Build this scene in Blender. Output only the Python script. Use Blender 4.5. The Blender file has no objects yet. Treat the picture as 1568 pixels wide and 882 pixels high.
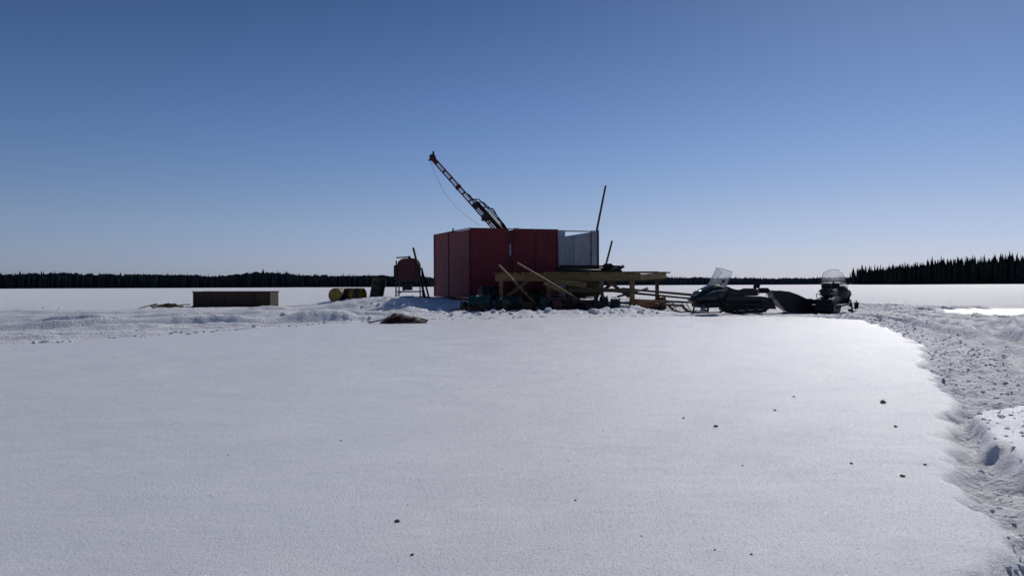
import bpy, bmesh, math, random
import numpy as np
from mathutils import Vector, Matrix
random.seed(7); rng=np.random.default_rng(7)
scene=bpy.context.scene
# ---------------------------------------------------------------- noise
def _hash(ix,iy,s):
    h=(ix.astype(np.int64)*374761393+iy.astype(np.int64)*668265263+s*974634777)&0xffffffff
    h=((h^(h>>13))*1274126177)&0xffffffff
    h=(h^(h>>16))&0xffffffff
    return h/4294967295.0*2*math.pi
def pn(x,y,s=0):
    x=np.asarray(x,float);y=np.asarray(y,float)
    ix=np.floor(x);iy=np.floor(y);fx=x-ix;fy=y-iy
    u=fx*fx*fx*(fx*(fx*6-15)+10);v=fy*fy*fy*(fy*(fy*6-15)+10)
    def g(a,b):
        t=_hash(ix+a,iy+b,s);return np.cos(t)*(fx-a)+np.sin(t)*(fy-b)
    return (g(0,0)*(1-u)+g(1,0)*u)*(1-v)+(g(0,1)*(1-u)+g(1,1)*u)*v
def fbm(x,y,o=4,s=0):
    r=0;a=1;f=1
    for i in range(o):
        r=r+a*pn(x*f,y*f,s+i*17);a*=.5;f*=2.03
    return r
def sst(a,b,x):
    t=np.clip((x-a)/(b-a),0,1);return t*t*(3-2*t)
def sdist(px,py,poly):
    d=np.full(px.shape,1e18);ins=np.zeros(px.shape,bool);n=len(poly)
    for i in range(n):
        ax,ay=poly[i];bx,by=poly[(i+1)%n];ex,ey=bx-ax,by-ay
        t=np.clip(((px-ax)*ex+(py-ay)*ey)/(ex*ex+ey*ey),0,1)
        d=np.minimum(d,(px-ax-t*ex)**2+(py-ay-t*ey)**2)
        c=((ay>py)!=(by>py))
        if by!=ay: ins^=c&(px<(bx-ax)*(py-ay)/(by-ay)+ax)
    d=np.sqrt(d);return np.where(ins,-d,d)
# ---------------------------------------------------------------- terrain
SLAB=[(0.3,-8),(0.9,0.5),(1.5,2.7),(1.93,3.33),(2.5,4.6),(3.95,7.35),(5.1,10),(6.5,12.7),(8.2,17.5),(9.5,21.8),(8.9,24.0),(5,24.6),(0.9,24.2),(-2.5,23),(-4.9,21),(-7,17),(-8.7,13.7),(-14,12),(-30,9),(-90,8),(-90,-8)]
SL2=[(3.40,5.9),(2.70,4.2),(2.25,3.2),(2.6,1.5),(8,0),(9,5),(5.0,6.8)]
SL3=[(13.6,25.5),(17,22.5),(27,26),(26,33),(16,30)]
def ridge_tr(v,w,d,b): return -d*np.exp(-(v/w)**2)+b*np.exp(-((np.abs(v)-2*w)/w)**2)
MOUNDS=[(-6.4,22.3,1.7,.35,.20),(-9.5,19.5,1.8,.4,.10),(-3.1,21.9,.9,.35,.10),(-1.5,27.0,1.6,.5,.12),(1.6,26.8,1.5,.45,.10),(3.4,27.6,1.2,.5,.14),(4.3,28.3,.7,.5,.20),
 (-4.6,30,1.4,.7,.22),(-3.2,28.4,1.0,.5,.12),(-15.2,36,3,.8,.12),(-20,33,3,.6,.1),(-9,30,2,.5,.10),(13.5,33,3,.7,.1),(18,20,3,.3,.06),(2.2,29.6,1,.5,.14),(-.8,30.6,1.2,.6,.15)]
def height(x,y,full=False):
    x=np.asarray(x,float);y=np.asarray(y,float)
    wob=.16*fbm(x*1.1,y*1.1,3,5)+.07*pn(x*5,y*5,9)
    far=1+np.clip(y-10,0,30)*.05
    sd=sdist(x,y,SLAB)+wob*far
    out=sst(0.0,.14,sd)
    sd2=sdist(x,y,SL2)+wob*.7
    sd3=sdist(x,y,SL3)+wob*3
    sm2=1-sst(-.02,.08,sd2); sm3=1-sst(-.6,.3,sd3)
    slab=.014*fbm(x*.35,y*.35,3,2)+.0035*fbm(x*1.7,y*2.4,3,3)
    dist=np.sqrt(x*x+y*y)
    near=1-sst(30,80,dist)
    lum=fbm(x*2.6,y*2.6,4,21)
    n2=pn(x*5.3,y*5.3,31);n3=pn(x*11,y*11,37);n4=pn(x*3.1,y*3.1,41)
    right=sst(0,4,x)
    left=1-sst(-4,-1,x)
    churn=.026*lum+.014*np.abs(n2)+.012*n3+.018*np.clip(pn(x*9,y*9,39)-.1,0,1)*2-.026*sst(.1,.4,n4)-.022*sst(.14,.38,pn(x*6.5,y*6.5,44))
    churn=churn*(1-.2*left)
    mod=.6+.8*np.clip(fbm(x*.35,y*.35,2,55)+.5,0,1)
    rt=np.zeros_like(x)
    jig=.22*fbm(x*.22,y*.22,2,61)
    rs=1+np.clip(y-6,0,20)*.09
    for c,w,d,b in [(1.15,.16,.05,.04),(1.9,.14,.05,.035),(2.9,.2,.06,.045),(4.1,.15,.05,.035),(5.0,.15,.05,.035),(6.6,.2,.06,.04),(7.6,.18,.05,.04),(9.5,.2,.06,.05),(11,.2,.05,.05)]:
        rt=rt+right*rs*ridge_tr(sd-c-jig*(1+c*.25),w,d*.8,b)*(1-sst(23.5,25.5,y)*(1-sst(11.5,13,x)))
    cc=np.sqrt((x-24)**2+(y-8)**2)+.3*jig
    for c,w in ((13.2,.2),(14.1,.2),(15.6,.22),(16.4,.2)): rt=rt+sst(6,9,x)*ridge_tr(cc-c,w,.07,.07)*(1-sst(23,25,y))
    v=-.39*(x+13)+.92*(y-20)+.5*fbm(x*.15,y*.15,2,71)
    for c,w,d,b in [(-3.9,.18,.06,.08),(-2.9,.15,.06,.07),(-1.4,.22,.09,.13),(-.4,.2,.10,.13),(1.3,.2,.08,.13),(2.2,.2,.09,.14),(4.6,.25,.10,.15),(6.2,.25,.10,.15),(8.5,.3,.10,.16),(12,.3,.10,.17)]:
        rt=rt+left*ridge_tr(v-c,w*1.1,d,b)*(mod*1.3-.35).clip(.1,1.3)
    drift=.07*fbm(x*.08,y*.3,3,81)+.04*fbm(x*.5,y*1.2,3,83)
    amt=(.65+.45*np.clip(1.6-sd*.15,0,1))
    outer=-.075+.085*sst(22,24.6,y)*sst(-2,1,x)+ (churn*amt*mod+rt)*near + drift*sst(1.5,6,sd)*(1+.6*sst(30,60,dist))
    outer=outer+.05*np.exp(-((sd-.42)/.2)**2)*np.clip(pn(x*2.2,y*2.2,91)*2.2,0,1)
    h=slab*(1-out)+outer*out
    h=h*(1-sm2)+(.06+slab)*sm2
    h=h*(1-sm3)+(.0+slab)*sm3
    pad=sst(28.0,31.8,y)*(1-sst(40,46,y))*sst(-10,-6,x)*(1-sst(5.5,9,x))
    h=h+pad*.42
    for mx,my,rx,ry,mh in MOUNDS:
        e=np.exp(-((x-mx)/rx)**2-((y-my)/ry)**2)
        h=h+mh*e*(1+.5*lum)
    rigl=np.exp(-((x-.3)/4.8)**4)*np.exp(-((y-28.0)/1.9)**4)
    h=h+rigl*(.13*fbm(x*1.3,y*1.8,4,111)+.02)
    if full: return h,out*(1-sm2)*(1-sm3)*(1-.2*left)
    return h
def HT(x,y): return float(height(np.array([x]),np.array([y]))[0])
def geo(start,step,ratio,end):
    o=[];p=start
    while p<end: step*=ratio;p+=step;o.append(p)
    return o
xs=list(np.arange(-16,-6,.1))+list(np.arange(-6,.8,.08))+list(np.arange(.8,6,.03))+list(np.arange(6,18,.08))
xs=[-(q) for q in geo(16,.12,1.12,3800)][::-1]+xs+geo(xs[-1],.1,1.12,3800)
ys=list(np.arange(-8,1.4,.4))+list(np.arange(1.4,8,.032))+list(np.arange(8,16,.05))+list(np.arange(16,34,.08))
ys=[-(q) for q in geo(8,.4,1.5,400)][::-1]+ys+geo(ys[-1],.09,1.05,4200)
X,Y=np.meshgrid(np.array(xs),np.array(ys))
Z,CH=height(X,Y,True)
nx,ny=len(xs),len(ys)
me=bpy.data.meshes.new('snow_ground')
co=np.stack([X,Y,Z],-1).reshape(-1,3).astype(np.float32)
idx=np.arange(nx*ny).reshape(ny,nx)
q=np.stack([idx[:-1,:-1],idx[:-1,1:],idx[1:,1:],idx[1:,:-1]],-1).reshape(-1,4).astype(np.int32)
me.vertices.add(len(co));me.vertices.foreach_set('co',co.ravel())
me.loops.add(q.size);me.loops.foreach_set('vertex_index',q.ravel())
me.polygons.add(len(q));me.polygons.foreach_set('loop_start',np.arange(0,q.size,4,dtype=np.int32));me.polygons.foreach_set('loop_total',np.full(len(q),4,dtype=np.int32))
me.polygons.foreach_set('use_smooth',np.ones(len(q),dtype=bool))
me.update(calc_edges=True)
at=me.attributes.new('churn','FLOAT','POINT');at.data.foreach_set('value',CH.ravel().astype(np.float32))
snow=bpy.data.objects.new('snow_ground',me);scene.collection.objects.link(snow)
# ---------------------------------------------------------------- materials
def newmat(n):
    m=bpy.data.materials.new(n);m.use_nodes=True;nt=m.node_tree
    return m,nt,nt.nodes['Principled BSDF']
def mat(name,col,rough=.6,metal=0,var=.3,vscale=6,bump=.15,bscale=30,col2=None,spec=.4,stretch=(1,1,1)):
    m,nt,b=newmat(name);N=nt.nodes;L=nt.links
    tc=N.new('ShaderNodeTexCoord');mp=N.new('ShaderNodeMapping');mp.inputs['Scale'].default_value=stretch
    L.new(tc.outputs['Object'],mp.inputs['Vector'])
    n1=N.new('ShaderNodeTexNoise');n1.inputs['Scale'].default_value=vscale;n1.inputs['Detail'].default_value=6;n1.inputs['Roughness'].default_value=.65
    L.new(mp.outputs[0],n1.inputs['Vector'])
    r=N.new('ShaderNodeValToRGB');r.color_ramp.elements[0].position=.3;r.color_ramp.elements[1].position=.7
    c2=col2 or tuple(c*(1-var) for c in col)
    r.color_ramp.elements[0].color=(*c2,1);r.color_ramp.elements[1].color=(*[min(1,c*(1+var*.4)) for c in col],1)
    L.new(n1.outputs['Fac'],r.inputs['Fac']);L.new(r.outputs[0],b.inputs['Base Color'])
    n2=N.new('ShaderNodeTexNoise');n2.inputs['Scale'].default_value=bscale;n2.inputs['Detail'].default_value=4
    L.new(mp.outputs[0],n2.inputs['Vector'])
    bp=N.new('ShaderNodeBump');bp.inputs['Strength'].default_value=bump;bp.inputs['Distance'].default_value=.02
    L.new(n2.outputs['Fac'],bp.inputs['Height']);L.new(bp.outputs[0],b.inputs['Normal'])
    b.inputs['Roughness'].default_value=rough;b.inputs['Metallic'].default_value=metal;b.inputs['Specular IOR Level'].default_value=spec
    return m
def snowmat():
    m,nt,b=newmat('snow');N=nt.nodes;L=nt.links
    tc=N.new('ShaderNodeTexCoord');at=N.new('ShaderNodeAttribute');at.attribute_name='churn'
    def noise(s,d=4,st=None,ro=.5):
        n=N.new('ShaderNodeTexNoise');n.inputs['Scale'].default_value=s;n.inputs['Detail'].default_value=d;n.inputs['Roughness'].default_value=ro
        if st:
            mp=N.new('ShaderNodeMapping');mp.inputs['Scale'].default_value=st;L.new(tc.outputs['Object'],mp.inputs['Vector']);L.new(mp.outputs[0],n.inputs['Vector'])
        else: L.new(tc.outputs['Object'],n.inputs['Vector'])
        return n.outputs['Fac']
    def mr(src,a,b_,c,d):
        n=N.new('ShaderNodeMapRange');n.inputs[1].default_value=a;n.inputs[2].default_value=b_;n.inputs[3].default_value=c;n.inputs[4].default_value=d
        L.new(src,n.inputs[0]);return n.outputs[0]
    def mth(op,a,b2):
        n=N.new('ShaderNodeMath');n.operation=op
        for i,v in enumerate((a,b2)):
            if isinstance(v,(int,float)): n.inputs[i].default_value=v
            else: L.new(v,n.inputs[i])
        return n.outputs[0]
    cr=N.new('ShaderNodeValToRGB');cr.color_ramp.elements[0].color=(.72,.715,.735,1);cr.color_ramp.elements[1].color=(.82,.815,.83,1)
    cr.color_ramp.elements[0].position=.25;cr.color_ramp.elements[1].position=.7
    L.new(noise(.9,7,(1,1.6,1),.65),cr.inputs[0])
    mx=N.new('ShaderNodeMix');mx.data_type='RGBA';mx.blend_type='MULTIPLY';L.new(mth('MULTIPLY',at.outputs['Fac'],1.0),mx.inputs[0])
    L.new(cr.outputs[0],mx.inputs[6]);mx.inputs[7].default_value=(.95,.965,.985,1);L.new(mx.outputs[2],b.inputs['Base Color'])  # trodden snow: micro-shade and packed icy tone both put into the colour
    # icy patches; and sparse mirror-like crystal facets that glitter against the sun
    ic=mr(noise(1.6,7,(1,1.5,1),.65),.36,.68,.47,.30)
    vo=N.new('ShaderNodeTexVoronoi');vo.inputs['Scale'].default_value=150;L.new(tc.outputs['Object'],vo.inputs['Vector'])
    sc=N.new('ShaderNodeSeparateColor');L.new(vo.outputs['Color'],sc.inputs[0])
    spark=mth('MULTIPLY',mth('GREATER_THAN',sc.outputs[0],.93),mth('SUBTRACT',1.0,mth('MULTIPLY',at.outputs['Fac'],.8)))
    base_r=mth('ADD',ic,mth('MULTIPLY',at.outputs['Fac'],.25))
    L.new(mth('MULTIPLY',base_r,mth('SUBTRACT',1.0,mth('MULTIPLY',spark,.65))),b.inputs['Roughness'])
    L.new(mr(at.outputs['Fac'],0,1,.85,.3),b.inputs['Specular IOR Level'])
    grain=mth('MULTIPLY',noise(230,2,None,.7),.0065)
    gr2=mth('MULTIPLY',noise(60,3,None,.6),.0045)
    crust=mth('MULTIPLY',noise(6,3,(1,1.5,1),.5),.007)
    chb=mth('MULTIPLY',mth('MULTIPLY',noise(16,6,None,.65),at.outputs['Fac']),.075)
    h=mth('ADD',mth('ADD',grain,gr2),mth('ADD',crust,chb))
    bp=N.new('ShaderNodeBump');bp.inputs['Strength'].default_value=.85;bp.inputs['Distance'].default_value=1
    L.new(h,bp.inputs['Height']);L.new(bp.outputs[0],b.inputs['Normal'])
    return m
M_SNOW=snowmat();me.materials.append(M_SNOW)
M_CLOD=mat('snow_clod',(.78,.78,.80),.6,var=.1,bump=.6,bscale=40)
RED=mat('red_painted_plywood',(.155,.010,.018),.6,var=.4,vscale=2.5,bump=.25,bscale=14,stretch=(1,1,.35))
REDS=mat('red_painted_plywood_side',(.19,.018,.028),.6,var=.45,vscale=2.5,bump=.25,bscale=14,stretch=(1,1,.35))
RED2=mat('red_batten',(.09,.009,.012),.6,var=.3)
WHT=mat('weathered_white_panel',(.32,.34,.39),.6,var=.4,vscale=2,bump=.2,bscale=12,stretch=(1,1,.4))
WOOD=mat('weathered_lumber',(.22,.148,.066),.75,var=.5,vscale=5,bump=.5,bscale=25,stretch=(.25,2,2))
WOOD2=mat('grey_brown_lumber',(.12,.085,.05),.8,var=.4,vscale=5,bump=.5,bscale=25,stretch=(.3,2,2))
DWOOD=mat('dark_wood',(.05,.03,.02),.8,var=.4)
BRN=mat('brown_rusty_steel',(.045,.025,.012),.7,var=.45,vscale=3)
DSTEEL=mat('dark_steel',(.03,.03,.033),.5,.4,var=.4)
STEEL=mat('grey_steel',(.22,.22,.23),.45,.7,var=.3)
MAST=mat('mast_red_paint',(.12,.02,.018),.7,0,var=.5,vscale=4,spec=.2)
BLK=mat('black_rubber',(.016,.016,.018),.65,var=.3,bump=.3,spec=.25)
BPL=mat('black_plastic',(.013,.014,.017),.4,var=.3,bump=.03,spec=.3)
GRN=mat('dark_green_paint',(.009,.020,.016),.3,var=.2,bump=.02,spec=.4)
TEAL=mat('teal_drum_paint',(.012,.065,.06),.5,.1,var=.4,vscale=4)
YEL=mat('yellow_drum_paint',(.26,.16,.012),.5,.1,var=.4,vscale=6)
OLV=mat('olive_drum_paint',(.03,.027,.014),.55,.1,var=.4,vscale=5)
ORG=mat('faded_orange_plastic',(.45,.18,.10),.6,var=.3)
TARP=mat('brown_red_tarp',(.055,.018,.014),.6,var=.5,vscale=5)
TANKR=mat('tank_dark_red',(.10,.012,.014),.5,.1,var=.6,vscale=5)
VINYL=mat('seat_vinyl',(.018,.018,.02),.5,var=.2,spec=.3)
LENS=mat('red_lens',(.4,.01,.01),.2,var=.1)
DIRT=mat('dirty_ice',(.20,.17,.15),.6,var=.5,vscale=20)
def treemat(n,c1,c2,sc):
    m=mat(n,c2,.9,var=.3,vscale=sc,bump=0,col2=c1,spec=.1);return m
TR0=treemat('spruce_foliage_haze_tint',(.014,.022,.026),(.026,.037,.040),.35)  # haze over the left forest is put into its foliage colour
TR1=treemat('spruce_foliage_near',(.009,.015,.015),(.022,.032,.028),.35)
TR2=treemat('spruce_foliage_far_haze',(.024,.037,.046),(.038,.053,.062),.2)  # lighter bluish foliage colour stands in for distance haze
def glassmat():
    m,nt,b=newmat('windshield_plastic');N=nt.nodes;L=nt.links
    t=N.new('ShaderNodeBsdfTransparent');t.inputs[0].default_value=(.86,.88,.9,1)
    b.inputs['Base Color'].default_value=(.6,.65,.68,1);b.inputs['Roughness'].default_value=.15
    tl=N.new('ShaderNodeBsdfTranslucent');tl.inputs[0].default_value=(.7,.74,.78,1)
    m2=N.new('ShaderNodeMixShader');m2.inputs[0].default_value=.5;L.new(b.outputs[0],m2.inputs[1]);L.new(tl.outputs[0],m2.inputs[2])
    n=N.new('ShaderNodeTexNoise');n.inputs['Scale'].default_value=5
    r=N.new('ShaderNodeMapRange');r.inputs[3].default_value=.22;r.inputs[4].default_value=.5;L.new(n.outputs[0],r.inputs[0])
    mx=N.new('ShaderNodeMixShader');L.new(r.outputs[0],mx.inputs[0]);L.new(t.outputs[0],mx.inputs[1]);L.new(m2.outputs[0],mx.inputs[2])
    L.new(mx.outputs[0],N['Material Output'].inputs[0]);return m
GLASS=glassmat()
# ---------------------------------------------------------------- helpers
def group(name,loc,rz=0,scale=1):
    e=bpy.data.objects.new(name,None);e.location=loc;e.rotation_euler=(0,0,math.radians(rz));e.scale=(scale,)*3
    e.empty_display_size=.3;scene.collection.objects.link(e);return e
def link(name,verts,faces,m,par=None,local=False,smooth=False,bevel=0):
    me=bpy.data.meshes.new(name);me.from_pydata([tuple(v) for v in verts],[],faces)
    if bevel:
        bm=bmesh.new();bm.from_mesh(me);bmesh.ops.recalc_face_normals(bm,faces=bm.faces)
        bmesh.ops.bevel(bm,geom=list(bm.edges),offset=bevel,segments=2,affect='EDGES',clamp_overlap=True)
        bm.to_mesh(me);bm.free()
    me.materials.append(m);me.update()
    if smooth: me.polygons.foreach_set('use_smooth',[True]*len(me.polygons))
    o=bpy.data.objects.new(name,me);scene.collection.objects.link(o)
    if par:
        o.parent=par
        if not local: o.matrix_parent_inverse=(Matrix.Translation(par.location)@par.rotation_euler.to_matrix().to_4x4()@Matrix.Scale(par.scale[0],4)).inverted()
    return o
class B:
    def __init__(s,par,local=False): s.p=par;s.l=local
    def add(s,name,v,f,m,smooth=False,bevel=0): return link(name,v,f,m,s.p,s.l,smooth,bevel)
    def beam(s,name,p0,p1,w,h,m,bevel=0):
        p0=Vector(p0);p1=Vector(p1);d=(p1-p0).normalized();up=Vector((0,0,1)) if abs(d.z)<.95 else Vector((0,1,0))
        sd=d.cross(up).normalized();u=sd.cross(d);V=[]
        for p in (p0,p1):
            for a,b in((-1,-1),(1,-1),(1,1),(-1,1)): V.append(p+sd*a*w/2+u*b*h/2)
        return s.add(name,V,[(0,3,2,1),(4,5,6,7),(0,1,5,4),(1,2,6,5),(2,3,7,6),(3,0,4,7)],m,bevel=bevel)
    def box(s,name,c,d,m,bevel=0):
        c=Vector(c);return s.beam(name,c-Vector((d[0]/2,0,0)),c+Vector((d[0]/2,0,0)),d[1],d[2],m,bevel)
    def cyl(s,name,p0,p1,r0,m,r1=None,n=10):
        r1=r0 if r1 is None else r1
        return s.lathe(name,p0,p1,[(0,r0),(1,r1)],m,n,norm=True)
    def lathe(s,name,p0,p1,prof,m,n=24,norm=False):
        p0=Vector(p0);p1=Vector(p1);L=(p1-p0).length;d=(p1-p0)/L;a=Vector((0,0,1)) if abs(d.z)<.9 else Vector((1,0,0))
        u=d.cross(a).normalized();w=d.cross(u);V=[];F=[]
        for t,r in prof:
            c=p0+d*(t*L if norm else t)
            for i in range(n):
                an=2*math.pi*i/n;V.append(c+u*math.cos(an)*r+w*math.sin(an)*r)
        k=len(prof)
        for j in range(k-1):
            for i in range(n): F.append((j*n+i,j*n+(i+1)%n,(j+1)*n+(i+1)%n,(j+1)*n+i))
        F.append(tuple(range(n-1,-1,-1)));F.append(tuple((k-1)*n+i for i in range(n)))
        o=s.add(name,V,F,m)
        o.data.polygons.foreach_set('use_smooth',[len(p.vertices)==4 for p in o.data.polygons]);return o
    def tube(s,name,pts,r,m,n=6):
        V=[];F=[];pts=[Vector(p) for p in pts]
        for j,p in enumerate(pts):
            d=(pts[min(j+1,len(pts)-1)]-pts[max(j-1,0)]).normalized();a=Vector((0,0,1)) if abs(d.z)<.9 else Vector((0,1,0))
            u=d.cross(a).normalized();w=d.cross(u)
            for i in range(n):
                an=2*math.pi*i/n;V.append(p+u*math.cos(an)*r+w*math.sin(an)*r)
        for j in range(len(pts)-1):
            for i in range(n): F.append((j*n+i,j*n+(i+1)%n,(j+1)*n+(i+1)%n,(j+1)*n+i))
        F.append(tuple(range(n-1,-1,-1)));F.append(tuple((len(pts)-1)*n+i for i in range(n)))
        return s.add(name,V,F,m,True)
    def extr(s,name,prof,y0,y1,m,bevel=0,smooth=False):
        n=len(prof);V=[(x,y0,z) for x,z in prof]+[(x,y1,z) for x,z in prof]
        F=[tuple(range(n)),tuple(range(2*n-1,n-1,-1))]+[(i,n+i,n+(i+1)%n,(i+1)%n) for i in range(n)]
        return s.add(name,V,F,m,smooth,bevel)
    def panel(s,name,a,b,za,zb,t,m,off=0):
        a=Vector((*a,0));b=Vector((*b,0));d=(b-a).normalized();n=Vector((d.y,-d.x,0))
        V=[]
        for o in (off,off-t):
            for p,z in((a,za[0]),(b,zb[0]),(b,zb[1]),(a,za[1])): V.append(Vector((p.x,p.y,z))+n*o)
        return s.add(name,V,[(0,1,2,3),(7,6,5,4),(0,4,5,1),(1,5,6,2),(2,6,7,3),(3,7,4,0)],m)
    def loft(s,name,secs,m,n=20,ex=2.6):
        V=[];F=[]
        for x,hw,zb,zt in secs:
            for i in range(n):
                an=2*math.pi*i/n;c,sn=math.cos(an),math.sin(an)
                V.append((x,hw*math.copysign(abs(c)**(2/ex),c),(zb+zt)/2+(zt-zb)/2*math.copysign(abs(sn)**(2/ex),sn)))
        k=len(secs)
        for j in range(k-1):
            for i in range(n): F.append((j*n+i,j*n+(i+1)%n,(j+1)*n+(i+1)%n,(j+1)*n+i))
        F.append(tuple(range(n-1,-1,-1)));F.append(tuple((k-1)*n+i for i in range(n)))
        return s.add(name,V,F,m,True)
def lumps(name,items,m,par=None):
    it=np.array(items);zz=height(it[:,0],it[:,1])+it[:,2]*it[:,4]
    bm=bmesh.new();bmesh.ops.create_icosphere(bm,subdivisions=2,radius=1);bv=np.array([v.co[:] for v in bm.verts]);bf=np.array([[v.index for v in f.verts] for f in bm.faces]);bm.free()
    n=len(it);s=rng.uniform(0,999,(n,1))
    nn=1+.75*fbm(bv[:,0][None]*1.6+s,bv[:,1][None]*1.6+bv[:,2][None]*2.1+s*.7,2,3)
    ax=rng.uniform(.7,1.35,(n,1));r=it[:,2][:,None]
    V=np.stack([it[:,0][:,None]+bv[:,0]*r*nn*ax,it[:,1][:,None]+bv[:,1]*r*nn,zz[:,None]+bv[:,2]*r*nn*it[:,3][:,None]],-1).reshape(-1,3)
    F=(bf[None]+(np.arange(n)*len(bv))[:,None,None]).reshape(-1,3)
    return link(name,V.tolist(),F.tolist(),m,par)
# ---------------------------------------------------------------- drill shack
A=(-1.68,32.0);Bc=(3.60,33.2);D=(-3.53,36.2);C=(1.75,37.4)
sh=group('drill_shack',(0,34,.4));b=B(sh)
def lp(p,q,t): return (p[0]+(q[0]-p[0])*t,p[1]+(q[1]-p[1])*t)
z0,z1=.5,3.27
cuts=[0,.22,.43,.62,.81,1.0]
for i in range(5):
    e=random.uniform(-.02,.03)
    b.panel('side_wall_panel',lp(D,A,cuts[i]+.001),lp(D,A,cuts[i+1]-.001),(z0,z1+e),(z0,z1+e),.02,REDS,off=random.uniform(0,.02))
for t in (.01,.43,.99):
    b.panel('side_batten',lp(D,A,max(t-.008,0)),lp(D,A,min(t+.008,1)),(z0,z1-.02),(z0,z1-.02),.02,RED2,off=.03)
for a0,a1,m_,zz in [(0,.155,RED,0),(.1555,.295,RED,.015),(.33,.50,RED,-.01),(.503,.68,RED,.005),(.682,.735,WHT,-.02)]:
    b.panel('front_wall_panel',lp(A,Bc,a0),lp(A,Bc,a1),(z0,z1+zz),(z0,z1+zz),.02,m_,off=random.uniform(0,.01))
b.panel('door_gap_board',lp(A,Bc,.285),lp(A,Bc,.335),(z0,z1-.06),(z0,z1-.02),.02,RED2,off=-.03)
b.panel('inner_batten',lp(A,Bc,.145),lp(A,Bc,.165),(z0,z1-.03),(z0,z1-.03),.03,DWOOD,off=-.035)
b.panel('inner_corner_post',lp(A,Bc,.003),lp(A,Bc,.02),(z0,z1-.03),(z0,z1-.03),.08,DWOOD,off=-.035)
b.panel('pale_door_hinge',lp(A,Bc,.299),lp(A,Bc,.312),(2.2,2.62),(2.2,2.72),.02,WHT,off=.012)
b.panel('door_latch',lp(A,Bc,.335),lp(A,Bc,.347),(2.85,3.12),(2.8,3.05),.02,DWOOD,off=.03)
b.panel('low_window_panel',lp(A,Bc,.737),lp(A,Bc,.80),(1.8,2.99),(1.8,3.02),.02,WHT,off=.0)
b.panel('low_window_panel',lp(A,Bc,.803),lp(A,Bc,.94),(1.8,3.02),(1.8,3.16),.02,WHT,off=.008)
b.panel('corner_panel',lp(A,Bc,.943),Bc,(1.6,z1-.02),(1.6,z1-.03),.02,WHT,off=.0)
b.panel('corner_post_trim',lp(A,Bc,.992),lp(A,Bc,1.005),(z0,z1),(z0,z1),.05,DWOOD,off=.03)
b.panel('post_trim',lp(A,Bc,.938),lp(A,Bc,.944),(1.7,3.2),(1.7,3.2),.03,DWOOD,off=.03)
b.panel('front_top_rail',lp(A,Bc,.735),lp(A,Bc,1),(z1-.07,z1-.03),(z1-.08,z1-.04),.06,WOOD2,off=-.02)
b.panel('front_low_wall',lp(A,Bc,.737),lp(A,Bc,.985),(z0,1.79),(z0,1.79),.03,DWOOD,off=-.02)
b.panel('front_top_cap',lp(A,Bc,0),lp(A,Bc,.68),(z1+.0,z1+.035),(z1-.02,z1+.012),.07,RED2,off=.03)
b.panel('side_top_cap',lp(D,A,0),lp(D,A,1),(z1-.01,z1+.03),(z1+.01,z1+.04),.07,RED2,off=.035)
for t in (.001,.50,.665): b.panel('front_batten',lp(A,Bc,t),lp(A,Bc,t+.01),(z0,z1-.03),(z0,z1-.03),.03,RED2,off=.035)
b.panel('back_wall',C,D,(z0,z1-.05),(z0,z1),.03,RED)
b.panel('right_wall',Bc,lp(Bc,C,.999),(z0,z1-.05),(z0,z1-.12),.03,WHT,off=-.02)
for t in (.1,.3,.5,.7,.9): b.panel('back_stud',lp(C,D,t-.01),lp(C,D,t+.01),(z0,z1-.1),(z0,z1-.1),.09,WOOD2,off=-.04)
b.add('floor',[(A[0],A[1],.48),(Bc[0],Bc[1],.48),(C[0],C[1],.48),(D[0],D[1],.48),(A[0],A[1],.42),(Bc[0],Bc[1],.42),(C[0],C[1],.42),(D[0],D[1],.42)],[(0,1,2,3),(7,6,5,4),(0,4,5,1),(1,5,6,2),(2,6,7,3),(3,7,4,0)],DWOOD)
for t in (.06,.5,.94):
    p=lp(A,Bc,t);q=lp(D,C,t);b.beam('skid_timber',(p[0],p[1]-.25,.30),(q[0],q[1]+.2,.30),.22,.26,DWOOD)
p=lp(D,A,.55);b.cyl('wall_stub',(p[0],p[1],3.2),(p[0]+.02,p[1],3.42),.035,DSTEEL)
for t in (.345,.365):
    p=lp(A,Bc,t);b.box('top_bracket',(p[0],p[1]+.1,3.26),(.05,.05,.16),STEEL)
b.box('engine_block',(1.2,35.3,1.1),(1.6,1,1.1),DSTEEL,.05);b.box('control_stand',(-.6,34.6,1.2),(.5,.5,1.4),BRN,.03)
# ---------------------------------------------------------------- drill mast
mg=group('drill_mast',(1.2,34.2,.6));b=B(mg)
bt=Vector((1.75,34.2,.62));tp=Vector((-3.36,34.2,6.42));d=(tp-bt).normalized();nrm=Vector((d.z,0,-d.x));yy=Vector((0,1,0));L=(tp-bt).length
def mp_(t,a,c): return bt+d*t+nrm*a+yy*c
for a in(-.1,.1):
    for c in(-.13,.13): b.beam('mast_chord',mp_(0,a,c),mp_(L-.1,a*.75,c*.8),.055,.055,MAST)
k=0;t=.3
while t<L-.3:
    for c in(-.13,.13): b.beam('mast_rung',mp_(t,-.1,c*.95),mp_(t,.1,c*.95),.04,.04,MAST)
    for a in(-.1,.1): b.beam('mast_cross_rung',mp_(t,a*.9,-.13),mp_(t,a*.9,.13),.035,.035,MAST)
    t+=.42;k+=1
b.cyl('feed_rod',mp_(.5,0,0),mp_(5.0,0,0),.03,DSTEEL)
b.cyl('hoist_line',mp_(5.0,.01,0),mp_(L-.2,.01,0),.016,DSTEEL,n=6)
b.cyl('hydraulic_cylinder',mp_(2.2,.20,-.1),mp_(5.1,.17,-.1),.075,DSTEEL,n=12)
b.cyl('hydraulic_cylinder',mp_(2.2,.27,.14),mp_(4.6,.23,.14),.06,BLK,n=12)
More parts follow.
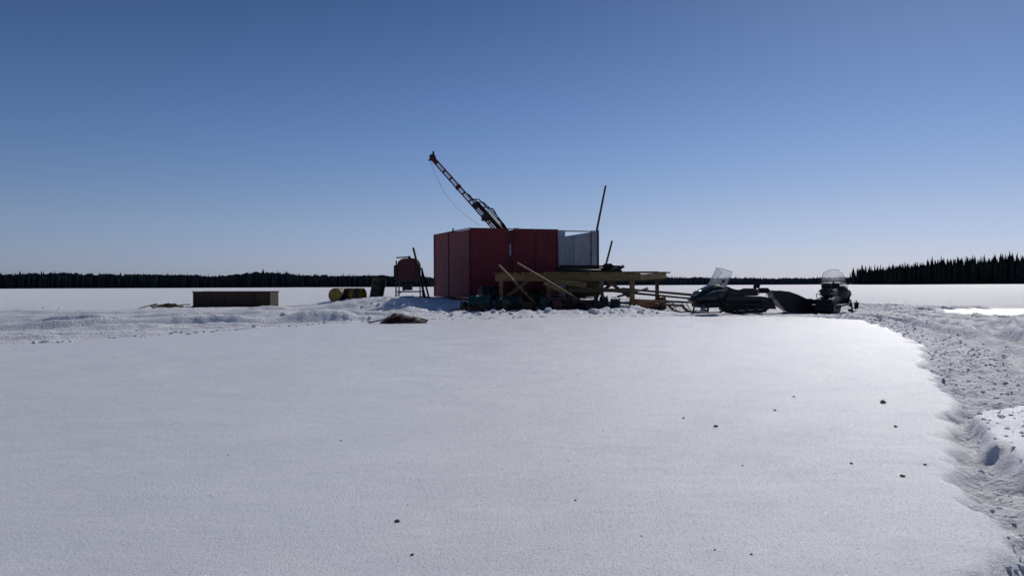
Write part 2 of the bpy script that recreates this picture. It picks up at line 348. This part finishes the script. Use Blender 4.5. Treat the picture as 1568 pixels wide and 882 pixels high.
b.cyl('hydraulic_piston',mp_(5.1,.17,-.1),mp_(5.6,.12,-.1),.03,STEEL)
b.box('drill_head',mp_(4.35,0,0),(.34,.4,.26),DSTEEL,.03)
b.beam('slide_carriage',mp_(4.9,.02,0),mp_(5.15,.02,0),.34,.22,DSTEEL)
b.beam('mid_clamp',mp_(6.05,0,0),mp_(6.15,0,0),.30,.26,MAST)
b.beam('crown_block',mp_(L-.25,0,0),mp_(L+.02,0,0),.26,.2,MAST)
b.cyl('crown_sheave',tp+Vector((-.02,-.1,.06)),tp+Vector((-.02,.1,.06)),.14,DSTEEL,n=18)
b.cyl('crown_finial',tp+Vector((.0,0,.1)),tp+Vector((.02,0,.34)),.055,DSTEEL,r1=.04,n=8)
b.beam('crown_arm',tp+Vector((-.2,0,-.05)),tp+Vector((.16,0,-.05)),.09,.06,MAST)
b.tube('hoist_cable',[tp+Vector((-.12,0,-.1))+Vector((2.1*t,0,-2.75*t))+Vector((-.24*math.sin(math.pi*t),0,-.26*math.sin(math.pi*t))) for t in [i/16 for i in range(17)]],.006,DSTEEL,5)
for i,(o1,o2) in enumerate([(.25,.34),(.3,.42),(.2,.5)]):
    b.tube('hydraulic_hose',[mp_(5.3-i*.2,.1,-.16-.02*i),mp_(5.1-i*.2,o1+.06,-.2),mp_(4.4,o2,-.22),mp_(3.6,o1+.1,-.2),mp_(2.4,.2,-.15)],.028,BLK)
# ---------------------------------------------------------------- poles
def pole(name,p0,p1,r,m,r1=None):
    g=group(name,p0);B(g).cyl('shaft',p0,p1,r,m,r1=r1,n=8)
    return g
pole('leaning_pole',(3.02,33.7,.45),(3.98,33.7,5.18),.055,WOOD2,.042)
pole('leaning_pole',(3.62,33.9,.4),(4.27,33.9,2.86),.05,WOOD2,.04)
# ---------------------------------------------------------------- work platform
wp=group('timber_platform',(2.5,30.5,0));b=B(wp)
def gz(x,y,e=.08): return HT(x,y)-e
b.beam('front_joist',(-.62,29.4,1.27),(4.70,29.1,1.27),.07,.26,WOOD)
b.beam('middle_joist',(-.4,30.4,1.27),(5.35,30.3,1.27),.07,.24,WOOD2)
b.beam('rear_joist',(-.2,31.4,1.27),(6.02,31.45,1.27),.07,.24,WOOD2)
b.beam('end_joist',(4.66,29.0,1.26),(6.10,31.6,1.36),.06,.22,WOOD)
for i in range(20):
    x=-.55+i*.27
    b.beam('deck_board',(x,29.0+random.uniform(-.06,.05),1.425),(x+ .15,31.6,1.425+random.uniform(0,.012)),.235,.035,WOOD if i%3 else WOOD2)
b.beam('long_deck_board',(1.2,29.9,1.47),(5.5,30.0,1.47),.24,.04,WOOD)
b.beam('long_deck_board',(1.6,31.0,1.475),(6.18,31.2,1.46),.22,.05,WOOD)
b.beam('long_deck_board',(2.4,30.6,1.475),(5.9,30.65,1.465),.2,.04,WOOD2)
for x,y,w in [(4.38,29.06,.17),(3.18,30.2,.14),(1.35,29.35,.13),(-.4,29.45,.14),(5.7,31.3,.13),(2.3,31.3,.13),(.4,31.3,.13),(3.3,29.2,.11)]:
    b.beam('post',(x,y,gz(x,y)),(x,y+.0,1.15),w,w,WOOD if y<30.5 else WOOD2)
b.beam('diagonal_brace',(4.3,29.2,.55),(3.5,29.3,1.15),.05,.12,WOOD2)
b.beam('diagonal_brace',(3.2,30.1,.6),(3.95,30.1,1.16),.05,.12,WOOD)
b.beam('diagonal_brace',(-.3,29.5,.5),(.6,29.4,1.16),.05,.12,WOOD2)
b.beam('lower_rail',(1.35,29.28,.82),(4.4,28.95,.78),.05,.14,WOOD2)
b.beam('stub_board',(1.5,28.95,1.14),(2.7,28.9,.98),.04,.2,WOOD)
rp=group('drill_rod_pile',(3.0,31.3,1.5));b=B(rp)
for i in range(9):
    r=.05;x0=1.75+random.uniform(-.2,.3);b.cyl('drill_rod',(x0,30.95+.11*i%.9,1.56+.09*(i//4)),(x0+2.2+random.uniform(-.2,.35),31.1+.11*i%.7,1.54+.085*(i//4)),r,DSTEEL,n=8)
b.box('rod_rack_box',(2.7,31.45,1.66),(1.5,.3,.22),DWOOD,.02)
b.beam('rod_stop',(4.0,31.2,1.5),(4.35,31.0,1.72),.12,.1,DSTEEL)
b.box('tool_bag',(3.75,31.1,1.72),(.4,.3,.2),BLK,.05)
def plank(p0,p1,w,h,m):
    g=group('leaning_plank',p0);B(g).beam('board',p0,p1,w,h,m)
plank((.82,28.3,.36),(-.47,28.9,1.72),.10,.06,WOOD2)
plank((2.25,28.1,.55),(.20,29.0,1.80),.12,.05,WOOD2)
plank((2.1,28.35,.66),(1.15,28.6,1.05),.10,.09,WOOD)
plank((2.9,28.2,.25),(1.2,28.5,.75),.1,.05,DWOOD)
# ---------------------------------------------------------------- drums
def drum(name,p0,p1,m,mend=None,r=.29):
    g=group(name,p0);b=B(g);L=(Vector(p1)-Vector(p0)).length
    prof=[(0,r-.02),(0,r+.004),(.025,r+.004),(.03,r-.008)]
    for c in(L*.33,L*.66): prof+=[(c-.03,r-.008),(c-.012,r+.008),(c+.012,r+.008),(c+.03,r-.008)]
    prof+=[(L-.03,r-.008),(L-.025,r+.004),(L,r+.004),(L,r-.02)]
    b.lathe('body',p0,p1,prof,m,28)
    d=(Vector(p1)-Vector(p0))/L
    for e,s in((Vector(p0),-1),(Vector(p1),1)):
        b.lathe('lid',e+d*s*.002,e+d*s*.006,[(0,r-.035),(1,r-.04)],mend or m,28,norm=True)
        up=Vector((0,0,1)) if abs(d.z)<.8 else Vector((1,0,0));b.cyl('bung',e+d*s*.005+up*.18,e+d*s*.025+up*.18,.03,DSTEEL)
    if mend:
        b.lathe('band',Vector(p0)+d*L*.36,Vector(p0)+d*L*.63,[(0,r-.002),(1,r-.002)],mend,28,norm=True)
    return g
h=HT(-7,33)
drum('fuel_drum',(-7.25,32.6,h+.27),(-7.05,33.4,h+.27),OLV,YEL)
drum('fuel_drum',(-6.86,33.1,h+.28),(-6.15,32.75,h+.28),OLV,YEL)
h=HT(-5.7,33.2);drum('fuel_drum',(-5.68,33.2,h-.02),(-5.54,33.35,h+.86),OLV,None)
for p,q,m in [((-1.55,29.6,.40),(-.75,29.45,.42),TEAL),((-.55,29.2,.38),(.25,29.4,.40),TEAL),((-1.2,30.4,.55),(-.5,30.7,.6),DSTEEL),((.5,29.9,.45),(1.2,30.2,.5),OLV)]:
    hh=HT((p[0]+q[0])/2,(p[1]+q[1])/2)+.23
    drum('fuel_drum',(p[0],p[1],hh),(q[0],q[1],hh+.01),m)
def crate(x,y,w,dd,hh,m,rot=0):
    g=group('wooden_crate',(x,y,HT(x,y)),rot);b=B(g,True)
    n=max(2,int(hh/.13))
    for i in range(n):
        z=(i+.5)*hh/n
        for s in(-1,1):
            b.box('slat',(0,s*dd/2,z),(w,.02,hh/n*.82),m);b.beam('end_slat',(s*w/2,-dd/2,z),(s*w/2,dd/2,z),.02,hh/n*.82,m)
    for sx in(-1,1):
        for sy in(-1,1): b.box('corner_post',(sx*(w/2-.03),sy*(dd/2-.035),hh/2),(.05,.04,hh*1.03),m)
    b.box('contents',(0,0,hh*.4),(w*.85,dd*.8,hh*.7),BLK,.04)
crate(1.75,28.7,.6,.4,.42,DWOOD,12);crate(.55,28.5,.5,.4,.36,DWOOD,-20);crate(2.75,29.0,.6,.4,.4,WOOD2,8)
def jerry(x,y,m,rot=0,s=1.0):
    g=group('jerry_can',(x,y,HT(x,y)-.02),rot,s);b=B(g,True)
    b.extr('body',[(-.17,0),(.17,0),(.17,.36),(.08,.44),(-.17,.44)],-.08,.08,m,.02)
    b.cyl('cap',(.12,0,.39),(.17,0,.46),.03,BLK);b.tube('handle',[(-.14,0,.43),(-.13,0,.49),(.0,0,.50),(.03,0,.44)],.014,m)
for x,y,m,r in [(1.15,28.45,TEAL,30),(2.25,28.75,BPL,-15),(-1.75,29.0,DSTEEL,60),(-.2,28.7,GRN,0),(3.3,28.6,BPL,40),(3.05,28.4,DSTEEL,10),(3.75,28.9,TEAL,-20),(1.6,28.3,TANKR,15),(5.5,29.2,TANKR,35)]: jerry(x,y,m,r)
for cx,cy in [(.1,28.5),(2.35,28.35)]:
    g=group('hose_coil',(cx,cy,HT(cx,cy)));b=B(g,True)
    b.tube('hose',[((.27+.02*math.sin(i*.7))*math.cos(i*.35),(.25)*math.sin(i*.35),.05+i*.0035) for i in range(60)],.028,BLK)
g=group('scrap_lumber_pile',(1.5,28.4,.2));b=B(g)
for i in range(36):
    x=random.uniform(-1.8,4.2);y=random.uniform(28.2,29.6);a=random.uniform(-.5,.5);l=random.uniform(.4,1.3);z=HT(x,y)+random.uniform(.03,.22);t=random.uniform(-.25,.25)
    b.beam('scrap_board',(x-l/2*math.cos(a),y-l/2*math.sin(a),z-t*l/2),(x+l/2*math.cos(a),y+l/2*math.sin(a),z+t*l/2),.08,.04,random.choice([DWOOD,WOOD2,DWOOD,DSTEEL]))
pg=group('casing_pipe_stack',(6,31,.3));b=B(pg)
for x0,y0,z_0,x1,y1,z_1,m in [(3.8,30.2,.75,7.2,29.0,.42,DSTEEL),(4.2,30.6,.85,7.6,29.6,.50,WOOD2),(4.4,29.6,.42,7.4,28.4,.32,DSTEEL),(4.6,31.2,.8,8.3,30.2,.5,DSTEEL),(4.9,29.2,.3,6.2,28.7,.22,WOOD),(3.9,29.5,.55,5.2,30.5,.85,WOOD2)]:
    b.cyl('pipe',(x0,y0,z_0),(x1,y1,z_1),.04,m,n=8)
b.beam('pipe_rest',(5.2,28.6,.25),(5.9,31.3,.42),.12,.12,DWOOD)
b.beam('pipe_rest',(6.9,28.4,.2),(7.4,30.8,.3),.12,.12,DWOOD)
g=group('plastic_sled',(5.0,29.4,HT(5.0,29.4)+.03),-12);b=B(g,True)
b.extr('hull',[(-.55,.05),(-.45,.0),(.35,.0),(.6,.12),(.68,.26),(.62,.26),(.5,.14),(.3,.04),(-.42,.04),(-.52,.22),(-.58,.22)],-.24,.24,ORG,.008)
for s in(-.25,.25): b.extr('rim',[(-.58,.04),(.4,.02),(.68,.26),(-.58,.23)],s-.012,s+.012,ORG)
# ---------------------------------------------------------------- boxy heater / tank unit on a frame
zb=HT(-4.4,34)
g=group('heater_tank_on_stand',(-4.4,34,zb));b=B(g)
pr=[(-4.84,1.34),(-4.78,1.22),(-4.0,1.22),(-3.93,1.32),(-3.93,1.90),(-4.02,2.10),(-4.2,2.16),(-4.62,2.14),(-4.80,2.02),(-4.85,1.85)]
b.extr('tank_body',pr,33.55,34.35,TANKR,.03)
b.extr('front_plate',[(-4.72,1.36),(-4.08,1.36),(-4.08,1.88),(-4.72,1.88)],33.51,33.54,TANKR,.005)
b.beam('top_rail',(-4.86,33.5,2.17),(-4.3,33.5,2.20),.05,.05,DSTEEL)
b.box('side_motor',(-4.93,33.9,1.62),(.16,.36,.5),DSTEEL,.03)
b.cyl('filler_neck',(-4.35,33.8,2.12),(-4.35,33.8,2.25),.06,DSTEEL)
for x in(-4.86,-3.90):
    for y in(33.5,34.4): b.beam('frame_post',(x+(-.03 if x<-4.4 else .05),y,zb-.05),(x,y,2.05 if x<-4.4 else 1.75),.05,.05,DSTEEL)
for y in(33.5,34.4):
    for z in(1.18,.74): b.beam('cross_bar',(-4.88,y,z),(-3.88,y,z),.05,.05,DSTEEL)
for x in(-4.86,-3.90): b.beam('side_bar',(x,33.55,1.18),(x,34.35,1.18),.05,.05,DSTEEL)
b.beam('brace',(-4.86,33.52,.6),(-3.95,33.52,1.16),.03,.03,DSTEEL)
b.box('burner_box',(-4.45,33.9,.93),(.4,.4,.26),DSTEEL,.02)
pole('leaning_pole',(-3.62,33.3,.4),(-4.12,33.3,2.58),.05,DWOOD,.045)
pole('leaning_pole',(-3.50,33.8,.35),(-3.85,33.9,1.75),.04,DWOOD)
# ---------------------------------------------------------------- mud tank
zb=HT(-14.7,42.3)-.03
g=group('steel_mud_tank',(-14.7,42,zb));b=B(g)
x0,x1,y0,y1,zt=-16.7,-12.65,41.7,43.1,.70
b.beam('front_wall',(x0,y0,(zb+zt)/2),(x1,y0,(zb+zt)/2-.01),.05,zt-zb,BRN);b.beam('back_wall',(x0,y1,(zb+zt)/2),(x1,y1,(zb+zt)/2),.05,zt-zb,BRN)
b.beam('end_wall',(x0+.03,y0+.03,(zb+zt)/2),(x0+.03,y1-.03,(zb+zt)/2),.05,zt-zb-.02,BRN);b.beam('end_wall',(x1-.03,y0+.03,(zb+zt)/2),(x1-.03,y1-.03,(zb+zt)/2),.05,zt-zb-.02,BRN)
b.beam('bottom',(x0+.05,(y0+y1)/2,zb+.1),(x1-.05,(y0+y1)/2,zb+.1),y1-y0-.06,.04,BRN)
b.beam('top_rim',(x0-.04,y0-.02,zt+.02),(x1+.05,y0-.02,zt+.01),.10,.05,WOOD2);b.beam('top_rim',(x0-.04,y1,zt+.02),(x1+.05,y1,zt+.01),.10,.05,WOOD2)
b.beam('bottom_rail',(x0-.02,y0-.05,zb+.06),(x1+.02,y0-.05,zb+.06),.06,.08,DWOOD)
for i in range(6):
    x=x0+.1+i*(x1-x0-.2)/5;b.beam('rib',(x,y0-.045,zb+.1),(x,y0-.045,zt-.02),.05,.04,BRN)
# ---------------------------------------------------------------- brush pile
g=group('scrap_brush_pile',(-16.4,37.5,0));b=B(g)
for i in range(44):
    x=random.gauss(-16.2,.35);y=random.gauss(37.4,.3);a=random.uniform(0,6.28);l=random.uniform(.3,1.0);z=HT(x,y)+random.uniform(.06,.26);t=random.uniform(-.2,.28)
    b.beam('stick',(x-l/2*math.cos(a),y-l/2*math.sin(a),z-t*l/2),(x+l/2*math.cos(a),y+l/2*math.sin(a),z+t*l/2),.05,.04,random.choice([WOOD2,DWOOD,BRN]))
# ---------------------------------------------------------------- crumpled tarp
g=group('crumpled_tarp',(-2.9,21.1,0));b=B(g)
F=[];nu,nv=26,12
uu,vv=np.meshgrid(np.arange(nu+1)/nu,np.arange(nv+1)/nv);xx=-3.62+1.32*uu+.1*np.sin(vv*5);yy2=20.85+.75*vv
crest=np.where(uu<.32,uu/.32,1-.62*(uu-.32)/.68)
zz2=.30*crest*np.sin(math.pi*np.minimum(1,vv*1.1+.05))**.8+.05*pn(uu*7,vv*6+3)-.03+height(xx,yy2)*.5
V=np.stack([xx,yy2,zz2],-1).reshape(-1,3).tolist()
for j in range(nv):
    for i in range(nu): F.append((j*(nu+1)+i,j*(nu+1)+i+1,(j+1)*(nu+1)+i+1,(j+1)*(nu+1)+i))
b.add('sheet',V,F,TARP)
b.beam('board_end',(-3.75,20.8,.03),(-2.95,20.95,.20),.12,.03,DWOOD)
# ---------------------------------------------------------------- snowmobile
def snowmobile(loc,rz,s,hoodm):
    g=group('snowmobile',loc,rz,s);b=B(g,True)
    tr=[(-1.62,.22),(-1.56,.09),(-1.42,.03),(-.25,.02),(-.02,.1),(.22,.28),(.24,.40),(.12,.46),(-1.40,.41),(-1.56,.36)]
    b.extr('track',tr,-.25,.25,BLK,.015)
    n=len(tr)
    for i in range(n):
        p=Vector(tr[i]);q=Vector(tr[(i+1)%n]);L_=(q-p).length;k=max(1,int(L_/.12))
        for j in range(k):
            c=p+(q-p)*((j+.5)/k);dd=(q-p).normalized();nn=Vector((dd.y,-dd.x))
            c2=c+nn*.018 if i!=7 else c+nn*.0
            b.beam('track_lug',(c2.x,-.24,c2.y),(c2.x,.24,c2.y),.03,.04,BLK)
    for x,z,r in [(-1.42,.22,.13),(-1.05,.13,.08),(-.7,.13,.08),(-.35,.13,.08),(.08,.32,.1)]:
        for sy in(-.27,.27): b.cyl('bogie_wheel',(x,sy-.02,z),(x,sy+.02,z),r,DSTEEL,n=16)
    for sy in(-.27,.27): b.beam('slide_rail',(-1.45,sy,.13),(-.2,sy,.09),.02,.05,STEEL)
    b.extr('tunnel',[(-1.72,.44),(-1.72,.52),(-1.3,.58),(.2,.60),(.2,.44),(-1.35,.43)],-.27,.27,DSTEEL,.01)
    b.extr('snow_flap',[(-1.72,.5),(-1.90,.14),(-1.88,.13),(-1.69,.48)],-.26,.26,BLK)
    for sy in(-.39,.39):
        b.beam('running_board',(-1.25,sy,.30),(.35,sy,.34),.2,.03,DSTEEL)
        b.beam('foot_well',(.30,sy,.34),(.5,sy,.62),.2,.03,BPL)
    b.extr('seat',[(.0,.95),(-.15,.88),(-.35,.82),(-.75,.80),(-.80,.86),(-1.2,.86),(-1.25,.6),(.05,.58)],-.2,.2,VINYL,.035)
    b.extr('backrest',[(-1.22,.86),(-1.30,.86),(-1.36,1.06),(-1.28,1.08)],-.16,.16,VINYL,.02)
    for sy in(-.22,.22): b.tube('cargo_rack_rail',[(-1.2,sy,.62),(-1.25,sy,.70),(-1.8,sy,.70),(-1.82,sy,.56)],.014,DSTEEL)
    for x in(-1.3,-1.45,-1.6,-1.78): b.cyl('cargo_rack_bar',(x,-.22,.70),(x,.22,.70),.012,DSTEEL,n=6)
    b.box('cargo_bag',(-1.55,0,.79),(.36,.36,.16),BLK,.05)
    b.tube('rear_bumper',[(-1.3,.28,.5),(-1.86,.27,.5),(-1.95,.15,.5),(-1.95,-.15,.5),(-1.86,-.27,.5),(-1.3,-.28,.5)],.018,DSTEEL)
    b.box('tail_light',(-1.30,0,.79),(.05,.26,.06),LENS,.01)
    b.loft('hood',[(1.26,.10,.42,.50),(1.20,.24,.36,.60),(1.05,.36,.32,.74),(.85,.43,.31,.86),(.6,.46,.31,.97),(.38,.46,.33,1.03),(.15,.38,.4,1.02),(-.02,.26,.5,.95),(-.1,.15,.58,.88)],hoodm)
    b.loft('belly_pan',[(1.15,.2,.24,.40),(.9,.36,.20,.45),(.4,.40,.2,.5),(.1,.3,.25,.5)],BPL)
    b.loft('headlight',[(1.17,.14,.60,.68),(1.08,.2,.62,.78),(.95,.16,.70,.82)],STEEL)
    for sy in(-1,1): b.extr('hood_vent',[(.5,.62),(.85,.58),(.8,.7),(.52,.78)],sy*.455-.012,sy*.455+.012,BLK)
    for sy in(-1,1): b.extr('hood_stripe',[(.2,.80),(.7,.74),(1.0,.62),(.7,.79),(.2,.84)],sy*.462-.008,sy*.462+.004,STEEL)
    V=[];F=[];nu,nv=18,8
    for j in range(nv+1):
        v=j/nv
        for i in range(nu+1):
            u=-1+2*i/nu;hw=.44*(1-.26*v**1.6);zz=.94+.62*v*(1-.22*abs(u)**3)
            V.append((.62-.34*v-.40*abs(u)**2.2,u*hw,zz-.06*u*u*(1-v)))
    for j in range(nv):
        for i in range(nu): F.append((j*(nu+1)+i,j*(nu+1)+i+1,(j+1)*(nu+1)+i+1,(j+1)*(nu+1)+i))
    b.add('windshield',V,F,GLASS,True)
    top=[V[nv*(nu+1)+i] for i in range(nu+1)]
    edge=[V[j*(nu+1)] for j in range(nv+1)]+top[1:]+[V[j*(nu+1)+nu] for j in range(nv-1,-1,-1)]
    b.tube('windshield_edge',edge,.008,STEEL,5)
    b.extr('console',[(.35,.98),(.0,.94),(.02,1.06),(.25,1.12)],-.2,.2,BPL,.02)
    b.cyl('steering_post',(.2,0,.9),(.02,0,1.12),.03,DSTEEL)
    b.tube('handlebar',[(-.12,.42,1.12),(-.02,.3,1.14),(.02,.1,1.13),(.02,-.1,1.13),(-.02,-.3,1.14),(-.12,-.42,1.12)],.016,DSTEEL)
    for sy in(-1,1):
        b.cyl('grip',(-.13,sy*.43,1.12),(-.06,sy*.34,1.13),.026,BLK)
        b.box('mirror',(.34,sy*.53,1.10),(.05,.16,.09),BPL,.02);b.cyl('mirror_arm',(.4,sy*.42,.98),(.34,sy*.5,1.08),.012,BPL)
        y=sy*.50
        sk=[(.35,.10),(.45,.04),(1.45,.03),(1.68,.09),(1.84,.22),(1.90,.33),(1.87,.34),(1.80,.25),(1.65,.13),(1.45,.065),(.47,.07),(.37,.13)]
        b.extr('ski',sk,y-.075,y+.075,BPL,.004)
        b.tube('ski_loop',[(1.88,y,.33),(1.84,y,.42),(1.72,y,.40),(1.55,y,.1)],.013,DSTEEL)
        b.cyl('ski_spindle',(.92,y,.06),(.84,y-sy*.06,.46),.03,DSTEEL)
        for xx_ in(.65,1.05): b.cyl('a_arm',(.9,y-sy*.03,.2),(xx_,sy*.2,.34),.018,STEEL)
        b.cyl('shock',(.88,y-sy*.05,.25),(.8,sy*.22,.6),.03,DSTEEL)
    b.tube('front_bumper',[(1.0,.34,.42),(1.25,.24,.46),(1.34,.1,.48),(1.34,-.1,.48),(1.25,-.24,.46),(1.0,-.34,.42)],.018,DSTEEL)
    return g
snowmobile((6.95,26.1,HT(6.9,26.1)+.02),196,.95,GRN)
snowmobile((10.85,26.9,HT(10.6,26.6)+.0),58,.94,BPL)
g=group('freight_sled',(8.72,26.9,HT(9.4,26.8)),0);b=B(g,True)
side=[(-.02,.74),(.06,.55),(.28,.26),(.55,.09),(.8,.05),(1.55,.05),(1.62,.12),(1.6,.42),(1.1,.48),(.8,.62),(.52,.72),(.2,.76)]
for s_ in(-.36,.36): b.extr('side_wall',side,s_-.015,s_+.015,BPL)
for p,q in zip(side[:6],side[1:7]): b.beam('hull_segment',(p[0],0,p[1]),(q[0],0,q[1]),.70,.03,BPL)
b.beam('rear_wall',(1.60,-.34,.26),(1.60,.34,.26),.03,.3,BPL)
b.tube('rim',[(x,-.36,z) for x,z in side[7:]]+[(-.02,-.36,.75),(-.02,.36,.75)]+[(x,.36,z) for x,z in side[7:][::-1]],.022,BLK)
b.box('load',(1.0,0,.32),(.9,.55,.35),BLK,.08)
b.tube('tow_bar',[(1.6,.1,.25),(1.75,.05,.3),(1.9,.0,.38)],.02,DSTEEL)
for s_ in(-.25,.25): b.beam('runner',(.5,s_,.03),(1.6,s_,.02),.05,.05,STEEL)
# ---------------------------------------------------------------- clods
it=[]
for x,y,r in [(3.12,6.7,.026),(1.43,5.6,.013),(1.28,5.96,.010),(2.67,5.55,.012),(2.02,4.12,.011),(1.88,4.42,.008),(-.49,3.37,.010),(-.375,2.95,.006),(.88,2.94,.005),(.51,3.16,.004),(.29,3.69,.005),(2.27,4.38,.008),(2.5,7.07,.009),(2.08,6.31,.011),(-1.11,5.14,.005),(.32,4.53,.004),(1.27,4.4,.005)]:
    it.append((x,y,r,.7,.35))
for i in range(22):
    x=random.uniform(-2,3);y=random.uniform(2.7,10)
    if x>.35*y: continue
    r=random.uniform(.002,.004);it.append((x,y,r,.7,.3))
lumps('ice_crumbs',it,DIRT)
it=[]
for i in range(1500):
    k=random.randint(2,9);t=random.random();p=SLAB[k];q=SLAB[k+1];ex,ey=q[0]-p[0],q[1]-p[1];l_=math.hypot(ex,ey)
    o_=abs(random.gauss(0,.6))+.12;x=p[0]+ex*t+ey/l_*o_;y=p[1]+ey*t-ex/l_*o_
    r=random.uniform(.004,.016)*(.7+.07*y);it.append((x,y,r,.6,.1))
for i in range(200):
    x=random.uniform(-6,5);y=random.uniform(26.3,30.0);r=abs(random.gauss(0,.045))+.02;it.append((x,y,r,.7,.2))
for i in range(280):
    t=random.random();k=random.randint(12,16);p=SLAB[k];q=SLAB[k+1];x=p[0]+(q[0]-p[0])*t+random.gauss(0,.3);y=p[1]+(q[1]-p[1])*t+abs(random.gauss(.1,.5))+.1;r=random.uniform(.012,.06);it.append((x,y,r,.6,.1))
for i in range(110):
    x=random.uniform(-24,-4);y=random.uniform(20,40);r=random.uniform(.03,.09);it.append((x,y,r,.5,0))
o=lumps('snow_clods',it,M_CLOD)
# ---------------------------------------------------------------- distant spruce masses
def forest(name,dist,prof,count,depth,m,wf=.42,spike=.05,fill=.80):
    xsP=[p[0] for p in prof];hsP=[p[1] for p in prof];n=6;lay=5
    x=rng.uniform(xsP[0],xsP[-1],count);dy=rng.random(count)**1.3*depth
    base=np.interp(x,xsP,hsP)*(.95+.16*pn(x*.05,dy*.05,3)+.10*pn(x*.17,dy*.02,8))
    hgt=base*rng.uniform(.74,.97,count);hgt=np.where(rng.random(count)<spike,base*rng.uniform(.98,1.08,count),hgt)
    w=hgt*wf*rng.uniform(.6,1.0,count)*.5;y=dist+dy;lean=rng.uniform(-.03,.03,count)
    VV=[]
    for l in range(lay):
        f=l/lay;zb_=hgt*(.04+.9*f);zt_=hgt*min(1,.04+.9*(f+.42));r=w*(1-f)**.8*rng.uniform(.8,1.15,count);ph=rng.random(count)*6
        for k in range(n):
            a=ph+2*math.pi*k/n;rr=r*rng.uniform(.65,1.2,count);VV.append(np.stack([x+rr*np.cos(a)+lean*zb_,y+rr*np.sin(a),zb_-rng.random(count)*.04*hgt],-1))
        VV.append(np.stack([x+lean*zt_,y,zt_],-1))
    VV=np.stack(VV,1);per=lay*(n+1)
    bf=np.array([(l*(n+1)+k,l*(n+1)+(k+1)%n,l*(n+1)+n) for l in range(lay) for k in range(n)])
    F=(bf[None]+(np.arange(count)*per)[:,None,None]).reshape(-1,3).tolist();V=VV.reshape(-1,3).tolist()
    X0=np.arange(xsP[0],xsP[-1],2.0)
    for row in range(3):
        o=len(V);yy_=dist+4+row*depth*.3
        e=np.interp(X0,xsP,hsP)*(.95+.16*pn(X0*.05,0*X0+row,3)+.10*pn(X0*.17,0*X0,8))
        for i,xx_ in enumerate(X0):
            hh=e[i]*(fill-.12+.14*random.random())
            V.append((xx_+random.uniform(-.5,.5),yy_+random.uniform(-2,2),hh));V.append((xx_,yy_+random.uniform(-1,1),-1))
        for i in range(len(X0)-1): F.append((o+2*i,o+2*i+1,o+2*i+3,o+2*i+2))
    link(name,V,F,m)
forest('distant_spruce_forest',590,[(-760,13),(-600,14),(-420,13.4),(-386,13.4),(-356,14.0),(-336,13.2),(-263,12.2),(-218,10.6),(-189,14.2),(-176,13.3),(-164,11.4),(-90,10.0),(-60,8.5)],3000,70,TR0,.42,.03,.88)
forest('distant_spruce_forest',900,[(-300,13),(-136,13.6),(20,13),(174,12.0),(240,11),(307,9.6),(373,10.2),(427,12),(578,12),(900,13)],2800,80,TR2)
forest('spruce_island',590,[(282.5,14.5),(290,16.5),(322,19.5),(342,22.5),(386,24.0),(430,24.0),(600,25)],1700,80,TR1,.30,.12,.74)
# ---------------------------------------------------------------- light, sky, camera
EL,AZ=math.radians(38),math.radians(30)
sd_=Vector((math.sin(AZ)*math.cos(EL),math.cos(AZ)*math.cos(EL),math.sin(EL)))
l=bpy.data.lights.new('sun','SUN');l.energy=2.6;l.angle=math.radians(.53);l.color=(1,.96,.90)
so=bpy.data.objects.new('sun',l);so.rotation_euler=sd_.to_track_quat('Z','Y').to_euler();so.location=sd_*50;scene.collection.objects.link(so)
w=bpy.data.worlds.new('World');scene.world=w;w.use_nodes=True;nt=w.node_tree
sk=nt.nodes.new('ShaderNodeTexSky');sk.sky_type='NISHITA';sk.sun_disc=False;sk.sun_elevation=EL;sk.sun_rotation=AZ
sk.altitude=300;sk.air_density=1.0;sk.dust_density=.6;sk.ozone_density=1.5
tc=nt.nodes.new('ShaderNodeTexCoord');sx=nt.nodes.new('ShaderNodeSeparateXYZ');nt.links.new(tc.outputs['Generated'],sx.inputs[0])
rp_=nt.nodes.new('ShaderNodeValToRGB');nt.links.new(sx.outputs['Z'],rp_.inputs[0]);cr=rp_.color_ramp
st=[(0,(.60,.75,1.40)),(.03,(.62,.73,1.22)),(.087,(.62,.70,1.0)),(.175,(.50,.62,.92)),(.34,(.30,.42,.66)),(.6,(.36,.47,.70))]
cr.elements[0].position=0;cr.elements[1].position=st[-1][0]
for p_,c_ in st[1:-1]: cr.elements.new(p_)
for e,(p_,c_) in zip(cr.elements,st): e.color=(c_[0]/1.7,c_[1]/1.7,c_[2]/1.7,1)
mu=nt.nodes.new('ShaderNodeMix');mu.data_type='RGBA';mu.blend_type='MULTIPLY';mu.inputs[0].default_value=1
nt.links.new(sk.outputs[0],mu.inputs[6]);nt.links.new(rp_.outputs[0],mu.inputs[7])
nt.links.new(mu.outputs[2],nt.nodes['Background'].inputs[0]);nt.nodes['Background'].inputs[1].default_value=.065*1.7
cam=bpy.data.cameras.new('camera');cam.lens=28;cam.sensor_width=36;cam.clip_end=8000;cam.clip_start=.05
co_=bpy.data.objects.new('camera',cam);co_.location=(0,0,1.0);co_.rotation_euler=(math.radians(90-.21),math.radians(.255),0)
scene.collection.objects.link(co_);scene.camera=co_
scene.view_settings.view_transform='Standard';scene.view_settings.look='None';scene.view_settings.exposure=0
print('SNOW GRID',nx,ny)
